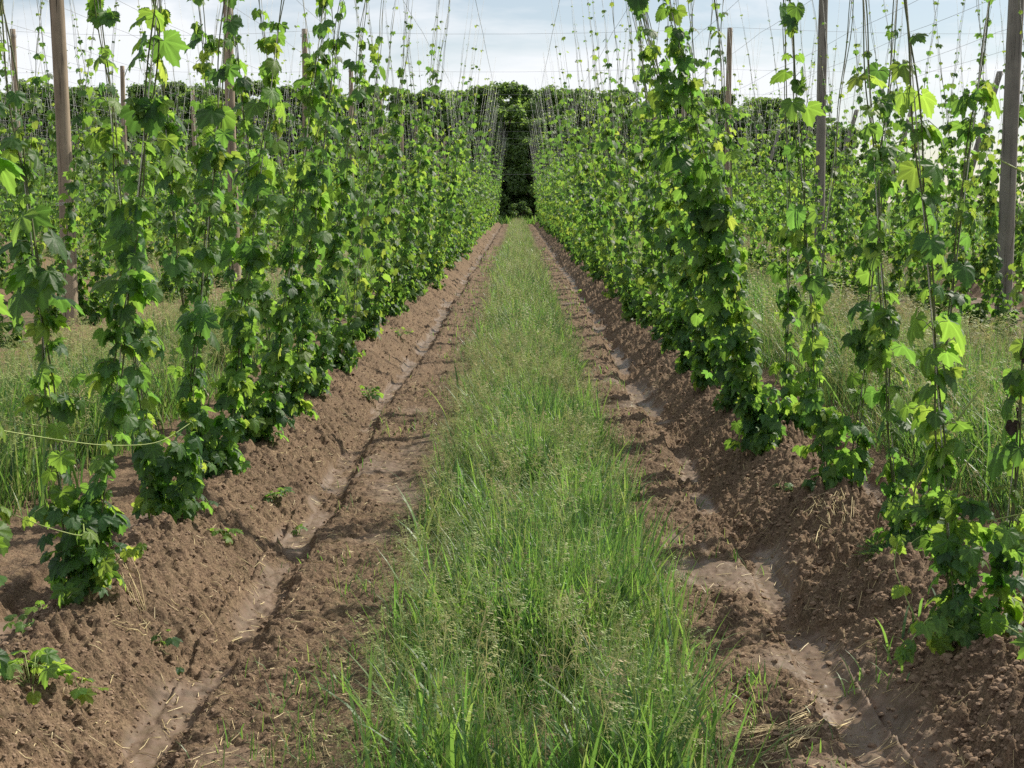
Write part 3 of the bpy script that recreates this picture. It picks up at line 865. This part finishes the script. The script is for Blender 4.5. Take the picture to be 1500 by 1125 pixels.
def strip(name, lab, cx, half, y0, y1, dens0, seed, hgt=.30, seed_d=1.0, lush=True, ymax_hi=13):
    r = np.random.default_rng(seed)
    G, GSd = Geo(), Geo()
    y = y0
    while y < y1:
        dy = max(.25, y * .08)
        q = max(1.0, (y / 5.5))
        dens = dens0 / q ** 1.35
        n = int(dens * dy * half * 2)
        yy = y + r.random(n) * dy
        edge = .13 * vn(yy * 1.1, yy * 0 + seed, 3) + .10 * vn(yy * 4.3, yy * 0 + seed + 5, 3)
        xx = (r.random(n) * 2 - 1)
        xx = np.sign(xx) * np.abs(xx) ** .9 * (half + edge + .06 * r.normal(size=n))
        pat = vn(xx * 2.2 + seed, yy * 1.3, 7)                      # patchiness
        thin = np.clip(.85 - np.abs(xx / half) ** 3 * .5 + .75 * pat, .06, 1)
        kp = r.random(n) < thin
        xx, yy, pat = xx[kp], yy[kp], pat[kp]; n = len(xx)
        X = cx + xx; z = gz(X, yy) - .01
        h = hgt * r.uniform(.3, 1.2, n) * (1 + .6 * pat) * np.clip(1.15 - .5 * np.abs(xx / half) ** 2, .45, 1.2)
        w = r.uniform(.0022, .0050, n) * q ** .85
        age = np.clip(r.normal(.28, .16, n) + .18 * vn(X * 3, yy * 2, 17) + (r.random(n) < .06) * .55, 0, 1)
        seg = 4 if y < ymax_hi else 2
        flat = vn(xx * 4.1 + seed * 3, yy * 2.7, 57) > .45
        h = np.where(flat, h * .6, h); age = np.where(flat, np.clip(age + .3, 0, 1), age)
        G.add(*blades(n, X, yy, z, h, w, age, r, seg))
        if lush:                                                     # broad cereal-like leaves in patches
            n2 = int(dens * .30 * dy * half * 2)
            yy = y + r.random(n2) * dy; xx = r.normal(.10, .42, n2) * half; 
            kp = (vn(xx * 3, yy * 1.6, 27) + .5 * np.exp(-yy / 9) > .12) & (np.abs(xx) < half * 1.05); xx, yy = xx[kp], yy[kp]; n2 = len(xx)
            if n2:
                X = cx + xx; G.add(*blades(n2, X, yy, gz(X, yy) - .01, hgt * r.uniform(.7, 1.6, n2), r.uniform(.007, .015, n2) * q ** .6,
                                   np.clip(r.normal(.3, .15, n2), 0, .6), r, max(seg, 3) + (1 if seg == 4 else 0), .1, .75))
        ns = int(250 * (.8 + 1.9 * min(max((y - 6) / 8, 0), 1)) * seed_d / q ** .75 * dy * half * 2)
        yy = y + r.random(ns) * dy; xx = (r.random(ns) * 2 - 1) * (half + .04)
        kp = r.random(ns) < np.clip(.75 - .5 * vn(xx * 2.2 + seed, yy * 1.3, 7), .15, 1); xx, yy = xx[kp], yy[kp]; ns = len(xx)
        if ns:
            X = cx + xx; z = gz(X, yy) - .01
            hh = hgt * r.uniform(1.0, 1.7, ns) * np.clip(1.1 - .35 * np.abs(xx / half) ** 2, .5, 1.1)
            a = r.random(ns) * 2 * PI; le = r.normal(0, .16, (2, ns))
            M = np.zeros((ns, 3, 3)); M[:, 0, 0] = np.cos(a); M[:, 1, 0] = np.sin(a); M[:, 0, 1] = -np.sin(a); M[:, 1, 1] = np.cos(a)
            M[:, 0, 2] = le[0]; M[:, 1, 2] = le[1]; M[:, 2, 2] = 1; M *= hh[:, None, None]
            ag = np.clip(r.normal(.38 + .2 * min(y / 14, 1), .25, ns), 0, 1); rd = r.random(ns)
            P = np.stack([X, yy, z], 1)
            if y < ymax_hi:
                ty = r.integers(0, 6, ns)
                for q2 in range(6):
                    w_ = ty == q2
                    tv, t_ = SEEDT[q2]; V, T = instance(tv, t_, M[w_], P[w_])
                    GSd.add(V, T, np.repeat(ag[w_], len(tv)), np.repeat(rd[w_], len(tv)))
            else:
                tv, t_ = SEEDF; V, T = instance(tv, t_, M * np.array([q ** .25, q ** .25, 1])[None, None], P)
                GSd.add(V, T, np.repeat(ag, len(tv)), np.repeat(rd, len(tv)))
        y += dy
    V, T, A, B = G.data(); parts = [(V, T, A, B)]
    fm = np.zeros(len(T), int)
    if GSd.n:
        V2, T2, A2, B2 = GSd.data()
        fm = np.concatenate([fm, np.ones(len(T2), int)])
        V = np.concatenate([V, V2]); T = np.concatenate([T, T2 + len(A)]); A = np.concatenate([A, A2]); B = np.concatenate([B, B2])
    me = make_mesh(name, V, [T], [M_GRASS, M_SEED], {'age': A, 'rnd': B}, False, fm)
    tag(mobj(name, me), lab, 'grass', kind='stuff')

strip('grass', 'strip of tall seeding grass down the middle of the alley', 0.05, .50, 3.4, 96, 7200, 1, hgt=.27)
strip('grass', 'tall weedy grass in the alley left of the first hop row', -3.16, .72, 7.0, 95, 4000, 2, hgt=.42, seed_d=.4)
strip('grass', 'tall weedy grass in the alley right of the first hop row', 3.16, .85, 6.5, 95, 4000, 3, hgt=.46, seed_d=.4)
for i, k in enumerate((1, 2, 3)):
    strip('grass', 'grass strip between the %s and %s hop rows on the left' % (ORD[k], ORD[k + 1]), -(R0 + RS * (k + .5)), .7, 16 + 7 * k, 95, 1800, 10 + k, hgt=.40, seed_d=.6, lush=False, ymax_hi=0)
    if k < 3: strip('grass', 'grass strip between the %s and %s hop rows on the right' % (ORD[k], ORD[k + 1]), (R0 + RS * (k + .5)), .7, 16 + 7 * k, 95, 1800, 20 + k, hgt=.40, seed_d=.6, lush=False, ymax_hi=0)
# meadow right of the yard and the verge before the trees
def meadow():
    r = np.random.default_rng(77); G = Geo()
    n = 26000; X = r.uniform(13.2, 60, n); Y = r.uniform(34, 150, n)
    n2 = 16000; X = np.concatenate([X, r.uniform(-45, 16, n2)]); Y = np.concatenate([Y, r.uniform(96, 104, n2)]); n += n2
    G.add(*blades(n, X, Y, gz(X, Y), r.uniform(.3, .8, n), r.uniform(.05, .10, n), np.clip(r.normal(.35, .2, n), 0, 1), r, 2))
    tag(mobj('grass', G.mesh('meadow_grass', M_GRASS)), 'rough grass of the meadow beyond the trellis', 'grass', kind='stuff')
meadow()

# ------------------------------------------------------------------ trees
def tree_meshes(seed, H, W, n_leaf, low=.12):
    r = np.random.default_rng(seed)
    GT = Geo()
    th = H * .8
    hs = np.linspace(0, th, 9)
    p = np.stack([.12 * np.sin(hs * .7 + seed), .12 * np.cos(hs * .6 + seed), hs], 1)
    v, t = tube(p, np.linspace(.19, .04, 9), 8); GT.add(v, t)
    blobs = []
    for i in range(52):
        u = r.random(); h = H * (low + (1 - low) * u)
        rad = W * np.interp(u, [0, .35, .75, 1], [.75, 1, .7, .18])
        a = r.random() * 2 * PI; q = rad * math.sqrt(r.random())
        c = np.array([q * math.cos(a), q * math.sin(a), h]); s = r.uniform(.3, .85) * (1 - .35 * u) * W * .38
        c[2] = min(c[2], H - s * .6)
        blobs.append((c, s))
        if i % 2 == 0:
            b = np.array([0, 0, max(.5, h * .72)])
            v, t = tube(np.array([b, (b + c) / 2 + [0, 0, -.1], c]), [.07, .045, .015], 5); GT.add(v, t)
    P, Nn = [], []
    per = n_leaf // len(blobs)
    for c, s in blobs:
        d = r.normal(size=(per, 3)); d /= np.linalg.norm(d, axis=1)[:, None]
        rr = s * (r.uniform(.2, 1.1, per) ** .6 + np.abs(r.normal(0, .22, per)))
        P.append(c + d * rr[:, None] * np.array([1, 1, .8])); Nn.append(d)
    P = np.concatenate(P); Nn = np.concatenate(Nn)
    n = len(P)
    nrm = Nn + r.normal(0, .6, (n, 3)); nrm[:, 2] += .4; nrm /= np.linalg.norm(nrm, axis=1)[:, None]
    u = np.cross(nrm, r.normal(size=(n, 3))); u /= np.linalg.norm(u, axis=1)[:, None]; w = np.cross(nrm, u)
    s = r.uniform(.06, .13, n)
    M = np.stack([u, w, nrm], 2) * s[:, None, None]
    tv = np.array([(-.7, -.9, 0), (.6, -.8, .15), (1.0, .1, -.1), (.1, 1.1, .1), (-.9, .3, -.15)]); tt = np.array([(0, 1, 2), (0, 2, 3), (0, 3, 4)])
    V, T = instance(tv, tt, M, P)
    GL = Geo(); k = np.repeat(np.clip(.5 + .3 * r.normal(size=n), 0, 1), 5)
    GL.add(V, T, k, np.repeat(r.random(n), 5))
    return GT.mesh('trunk', M_BARK, True), GL.mesh('crown', M_CROWN)
TREES = [tree_meshes(900 + i, 9.0 + (i % 3) * .6, 3.0 + .4 * (i % 2), 16000, .06) for i in range(5)]
BUSH = [tree_meshes(950 + i, 3.2, 1.9, 4200, .12) for i in range(3)]
def plant_tree(x, y, s, q, lab, src=TREES, name='tree', grp='trees along the far end of the hop yard', cat='tree'):
    root = empty(name, (x, y, float(gz(x, y)[0]) - .05), rng.random() * 6.28); root.scale = (s * rng.uniform(.9, 1.15),) * 2 + (s,)
    mobj('trunk', src[q][0], root); mobj('crown', src[q][1], root)
    tag(root, lab, cat, grp)
XT = []
x = -43.0; n = 0
while x < 24.5:
    if not (-3.2 < x < 5.0): XT.append(x)
    x += rng.uniform(2.3, 3.3)
cl = sum(1 for v in XT if v < 0); ci = 0; cr = 0
for x in XT:
    px = 758 + x / 106 * F_PX
    ytop = np.interp(px, [0, 150, 420, 560, 640, 820, 1000, 1050, 1110, 1160, 1210, 1240], [122, 130, 128, 132, 138, 140, 136, 130, 146, 158, 170, 190]) + rng.normal(0, 2)
    y = 106 + rng.uniform(-2, 4)
    Ht = 1.6 + (293 - ytop) / F_PX * y
    q = int(rng.integers(5)); H0 = 9.0 + (q % 3) * .6
    if x < 0:
        k = cl - ci; ci += 1; lab = 'dark leafy tree behind the left hop rows, %s'; sidew = 'left'
    else:
        cr += 1; k = cr; sidew = 'right'
    lab = '%s tree %s of the gap at the track end, in the front rank' % (ORD[k - 1] if k < 21 else 'last', sidew)
    plant_tree(x, y, Ht / H0, q, lab)
    # second, further layer closes the gaps
for i, x in enumerate(np.arange(-46, 27, 3.4)):
    y = 116 + rng.uniform(-2, 3)
    px = 758 + x / y * F_PX
    yt = np.interp(px, [0, 560, 1000, 1060, 1160, 1240], [134, 137, 138, 138, 165, 196])
    q = int(rng.integers(5)); plant_tree(x, y, (1.6 + (293 - yt) / F_PX * y) / (9.0 + (q % 3) * .6), q,
        'dark tree of the rear rank in the far tree line', grp='rear rank of the far tree line')
for (x, y, yt, lab) in ((-.9, 103, 127, 'tallest dark tree closing the view at the track end'), (2.2, 104.5, 130, 'dark tree right of the tallest one at the track end'),
                        (1.1, 101.5, 178, 'lower leafy tree in front at the track end'), (.9, 109, 130, 'tree filling the notch behind the two tallest at the track end'), (-2.9, 105, 132, 'tree just left of the tallest one at the track end'), (4.4, 106, 136, 'tree second to the right of the tallest one at the track end')):
    q = int(rng.integers(5)); plant_tree(x, y, (1.6 + (293 - yt) / F_PX * y) / (9.0 + (q % 3) * .6), q, lab)
for i, x in enumerate(np.arange(-44, 24, 2.0)):
    k = int(rng.integers(3)); plant_tree(x + rng.normal(0, .3), 100.8 + rng.uniform(-1, 1.5), rng.uniform(.8, 1.25), k,
        'low dense shrub under the far tree line', BUSH, 'shrub', 'shrubs under the far tree line', 'shrub')
plant_tree(.2, 98.3, .48, 1, 'small bright shrub at the very end of the grass track', BUSH, 'shrub', None, 'shrub')
for i in range(16):
    plant_tree(27 + i * 5 + rng.normal(0, 1), 175 + rng.uniform(-8, 8), rng.uniform(.75, 1.0) * .6, int(rng.integers(5)), 'low far-off tree beyond the meadow on the right', grp='far-off trees beyond the meadow')

# ------------------------------------------------------------------ small things on the ground
def weed_mesh(seed, n, R, leaf, age=.5, up=.06):
    r = np.random.default_rng(seed); G = Geo(); GS = Geo()
    P, A, Z = [], [], []
    for i in range(n):
        a = r.random() * 2 * PI; q = R * math.sqrt(r.random()); h = up * r.uniform(.4, 1.2)
        P.append([q * math.cos(a), q * math.sin(a), h]); A.append(a + r.normal(0, .4)); Z.append(leaf * r.uniform(.6, 1.2))
        v, t = tube(np.array([[0, 0, 0], [q * .5 * math.cos(a), q * .5 * math.sin(a), h], P[-1]]), .0014, 3, False); GS.add(v, t)
    put_leaves(G, np.array(P), np.array(A), np.array(Z), np.clip(r.normal(age, .15, n), 0, 1), 0, r, el=np.radians(r.normal(-10, 18, n)))
    return G.mesh('leaves', M_LEAF, True), GS.mesh('stalks', M_SHOOT, True)
def weed(px, py, n, R, leaf, lab, z=.05, age=.5, up=.06, seed=0):
    x, y = ray(px, py, z); zz = float(gz(x, y)[0])
    root = empty('weed', (x, y, zz)); a, b = weed_mesh(seed + int(px), n, R, leaf, age, up)
    mobj('leaves', a, root); mobj('stalks', b, root); tag(root, lab, 'weed', 'small weeds on the bare soil')
weed(20, 1062, 26, .15, .052, 'leafy weed in the bottom left corner', .12, .55, .09)
weed(95, 1045, 9, .09, .045, 'bright weed right of the leafy one in the bottom left corner', .1, .75, .05)
weed(12, 985, 7, .06, .05, 'pale sprout at the left edge above the corner weed', .12, .6, .06)
weed(322, 800, 9, .07, .045, 'small weed below the dark hole on the left ridge', .1, .55, .05)
weed(395, 735, 16, .08, .035, 'round weed clump on the left ridge slope', .08, .35, .05)
weed(225, 985, 4, .06, .04, 'single drooping weed by the muddy furrow at left', .0, .2, .04)
weed(252, 1016, 2, .02, .05, 'lone grey-green leaf lying in the muddy left furrow', -.05, .1, .03)
weed(432, 775, 4, .04, .03, 'tiny weed by the left furrow', .0, .3, .04)
weed(535, 590, 24, .14, .045, 'larger weed clump in the left furrow', .0, .35, .09)
weed(585, 495, 20, .16, .04, 'weed clump at the foot of the left hedge-like row', .1, .6, .08)
weed(40, 885, 12, .10, .04, 'low bright weed behind the nearest left hop plant', .1, .65, .06)
weed(1395, 870, 5, .05, .04, 'small weed on the right ridge among dry stalks', .12, .6, .05)
#weed(1440, 935, 3, .03, .075, 'big round leaf at the foot of the right edge hop plant', .2, .5, .06)
weed(1155, 750, 5, .05, .03, 'tiny weed on the right slope', .05, .4, .05)
weed(845, 425, 12, .2, .05, 'pale weeds on the right wheel track', 0, .6, .06)

def feather_weed():
    x, y = ray(1310, 800, .2); x, y = 1.50, 5.55
    root = empty('feathery_weed', (x, y, float(gz(x, y)[0])))
    r = np.random.default_rng(4); G = Geo(); GS = Geo()
    for f in range(26):
        a = r.random() * 2 * PI; ln = r.uniform(.10, .20); up = r.uniform(.3, 1.1)
        P0 = np.array([0, 0, .0]); dirv = np.array([math.cos(a), math.sin(a), up]); dirv /= np.linalg.norm(dirv)
        pts = [P0 + dirv * ln * u + np.array([0, 0, -.05 * u * u]) for u in np.linspace(0, 1, 8)]
        v, t = tube(np.array(pts), .0015, 3, False); GS.add(v, t)
        sd = np.cross(dirv, [0, 0, 1]); sd /= np.linalg.norm(sd)
        for j in range(2, 8):
            for q in (-1, 1):
                l2 = .045 * (1 - (j - 2) / 8); b = pts[j]
                tip = b + sd * q * l2 + dirv * l2 * .6
                for e in np.linspace(.2, 1, 5):
                    c = b + (tip - b) * e; w = .010
                    for q3 in (-1, 1):
                        n_ = c + dirv * w * q3 + sd * q * w * .5
                        G.add([c, n_, c + sd * q * w * .5], [(0, 1, 2)], .2, r.random())
    mobj('fronds', G.mesh('fronds', M_LEAF), root); mobj('stalks', GS.mesh('stalks', M_SHOOT), root)
    tag(root, 'feathery dark green weed on the right ridge', 'weed')
feather_weed()

def straw_thing(name, lab, pts, n, spread, seed, rad=.0016, cat='straw', fan=None):
    r = np.random.default_rng(seed); G = Geo(); pts = np.array(pts, float)
    for i in range(n):
        u = np.linspace(0, 1, 8); o = r.normal(0, spread, 3); o[2] = abs(o[2]) * .5
        a, b = r.uniform(0, .3), r.uniform(.7, 1); uu = a + (b - a) * u; fn = r.normal(0, fan or spread * 2.2, 2)
        P = np.stack([np.interp(uu, np.linspace(0, 1, len(pts)), pts[:, k]) for k in range(3)], 1) + o
        P[:, 0] += fn[0] * (1 - uu); P[:, 1] += fn[1] * (1 - uu) + .01 * np.sin(uu * 5 + i)
        P[:, 2] = np.linspace(*(ground(P[[0, -1], 0], P[[0, -1], 1])[0]), 8) * .5 + .5 * ground(P[:, 0], P[:, 1])[0] + .006 + o[2] * .6 + .008 * np.sin(u * PI)
        v, t = tube(P, rad * r.uniform(.6, 1.3), 4); G.add(v, t)
    tag(mobj(name, G.mesh(name, M_STRAW, True)), lab, cat)
def gp(px, py, z=0): return (*ray(px, py, z), z)
straw_thing('straw_bundle', 'bundle of dry yellow straw lying at the bottom right of the track', [gp(1110, 1125), gp(1180, 1105), gp(1255, 1060)], 38, .016, 1, .0013, fan=.07)
straw_thing('dry_stalks', 'tangle of dry stalks on the right ridge', [gp(1200, 775, .12), gp(1225, 750, .16), gp(1250, 790, .16)], 34, .035, 2, .0013)
straw_thing('dry_stalk', 'single curved pale stalk on the right slope', [gp(1205, 820, .1), gp(1212, 795, .1), gp(1232, 792, .12)], 2, .003, 3, .002)
straw_thing('dry_stalk', 'dry stalks beside the left furrow', [gp(150, 880, .1), gp(180, 955, .0), gp(200, 975, 0)], 8, .02, 4, .0014)
straw_thing('dry_stalk', 'thin dry stem across the left ridge slope', [gp(140, 955, .12), gp(200, 975, .03)], 3, .01, 5, .0014)

def litter():
    r = np.random.default_rng(31); G = Geo()
    n = 2600
    for i in range(n):
        y = 3.5 + 9 * r.random() ** 1.5; sgn = r.choice([-1, 1]); x = sgn * np.clip(r.normal(.95, .3), .55, 1.9)
        ln = r.uniform(.015, .08); a = r.random() * PI; u = np.linspace(-.5, .5, 3)
        P = np.stack([x + math.cos(a) * ln * u, y + math.sin(a) * ln * u, 0 * u], 1); P[:, 2] = 0
        v, t = tube(P, r.uniform(.0006, .0014), 3, False); G.add(v, t)
    V, T, A, B = G.data()
    V[:, 2] += ground(V[:, 0], V[:, 1])[0] + .004
    me = make_mesh('litter', V, [T], M_STRAW, None)
    tag(mobj('plant_litter', me), 'bits of dry straw scattered over the bare soil', 'litter', kind='stuff')
litter()

def tuft(px, py, n, h, lab, z=0, w=.006, age=.35, seed=1, R=.05):
    x, y = ray(px, py, z); r = np.random.default_rng(seed + int(px)); G = Geo()
    xx, yy = r.normal(0, R, n), r.normal(0, R, n)
    G.add(*blades(n, xx, yy, gz(x + xx, y + yy) - float(gz(x, y)[0]), h * r.uniform(.5, 1.2, n), np.full(n, w) * r.uniform(.7, 1.3, n), np.clip(r.normal(age, .12, n), 0, .7), r, 5, .2, 1.0))
    o = mobj('grass_tuft', G.mesh('grass_tuft', M_GRASS)); o.location = (x, y, float(gz(x, y)[0]))
    tag(o, lab, 'grass tuft', 'grass tufts on the bare soil')
tuft(485, 1050, 16, .13, 'bright grass tuft on the soil left of the grass strip', 0, .008)
tuft(1270, 1045, 9, .13, 'grass tuft rising from the lower right furrow', -.05)
tuft(1355, 955, 10, .17, 'splayed grass tuft on the shaded right slope', .1, .009, .25)
tuft(1100, 835, 8, .12, 'grass tuft above the muddy patch on the right', 0)
tuft(1055, 1070, 18, .16, 'grass tuft at the lower edge right of the strip', 0, .008)
tuft(1115, 1030, 14, .10, 'short grass tuft on the right wheel track', 0, R=.02)
tuft(1325, 985, 7, .10, 'flat grass tuft just below the splayed one on the right', .1, .008)
tuft(525, 880, 10, .07, 'low green tuft on the left wheel track', 0)
tuft(560, 640, 14, .12, 'dry looking tuft beside the left wheel track', 0, .004, .6)
tuft(925, 745, 30, .22, 'lush grass tuft spilling over the strip\'s right edge', 0, .009, .3)

def stray_grass():
    r = np.random.default_rng(55); G = Geo()
    n = 5200; y = 3.5 + 45 * r.random(n) ** 1.6; sg = r.choice([-1, 1], n); x = sg * (.56 + np.abs(r.normal(0, .20, n)))
    cl = vn(x * 3, y * 2.5, 99) > .05; x, y = x[cl], y[cl]; n = len(x)
    q = np.maximum(1, y / 6)
    G.add(*blades(n, x, y, gz(x, y) - .005, r.uniform(.03, .12, n), r.uniform(.003, .006, n) * q ** .6, np.clip(r.normal(.4, .2, n), 0, 1), r, 3))
    tag(mobj('grass_seedlings', G.mesh('grass_seedlings', M_GRASS)), 'sparse short grass straggling onto the wheel tracks', 'grass', kind='stuff')
stray_grass()

# ------------------------------------------------------------------ world, sun, camera
w = bpy.data.worlds.new('World'); S.world = w; w.use_nodes = True
nt = w.node_tree; nt.nodes.clear()
wo = N(nt, 'ShaderNodeOutputWorld'); bg = N(nt, 'ShaderNodeBackground')
sky = N(nt, 'ShaderNodeTexSky', sky_type='NISHITA', sun_disc=False, sun_elevation=SUN_EL, sun_rotation=SUN_AZ)
sky.air_density = 1.0; sky.dust_density = .5; sky.ozone_density = 1.0
tc = N(nt, 'ShaderNodeTexCoord').outputs['Generated']
mp = N(nt, 'ShaderNodeMapping'); mp.inputs['Scale'].default_value = (1, 1, 3.4); mp.inputs['Location'].default_value = (.35, .2, .1); L(nt, tc, mp.inputs[0])
cf = noise(nt, 3.3, 7, .56, mp.outputs[0], .3)
cm = ramp(nt, cf, [(.44, (0.26,) * 3), (.58, (.97,) * 3)])
cc = mixc(nt, cm, sky.outputs[0], (9.7, 9.95, 10.3))
L(nt, cc, bg.inputs[0]); bg.inputs[1].default_value = .074
L(nt, bg.outputs[0], wo.inputs[0])

sd = Vector((math.sin(SUN_AZ) * math.cos(SUN_EL), math.cos(SUN_AZ) * math.cos(SUN_EL), math.sin(SUN_EL)))
ld = bpy.data.lights.new('sun', 'SUN'); ld.energy = 5.0; ld.angle = math.radians(.53); ld.color = (1, .93, .80)
lo = link(bpy.data.objects.new('sun', ld)); lo.rotation_euler = (-sd).to_track_quat('-Z', 'Y').to_euler()

cam = bpy.data.cameras.new('camera'); co = link(bpy.data.objects.new('camera', cam))
cam.sensor_width = 36; cam.lens = 36 * F_PX / 1500; cam.clip_end = 3000; cam.clip_start = .05
co.location = (0, 0, CAM_H); co.rotation_euler = (PI / 2 - PITCH, 0, YAW)
S.camera = co
S.view_settings.view_transform = 'Standard'; S.view_settings.look = 'None'
S.view_settings.exposure = .45; S.view_settings.gamma = 1
S.render.engine = 'CYCLES'
S.cycles.max_bounces = 8; S.cycles.diffuse_bounces = 5; S.cycles.transmission_bounces = 5; S.cycles.glossy_bounces = 2
S.cycles.caustics_reflective = False; S.cycles.caustics_refractive = False
S.cycles.use_denoising = False
S.render.film_transparent = False
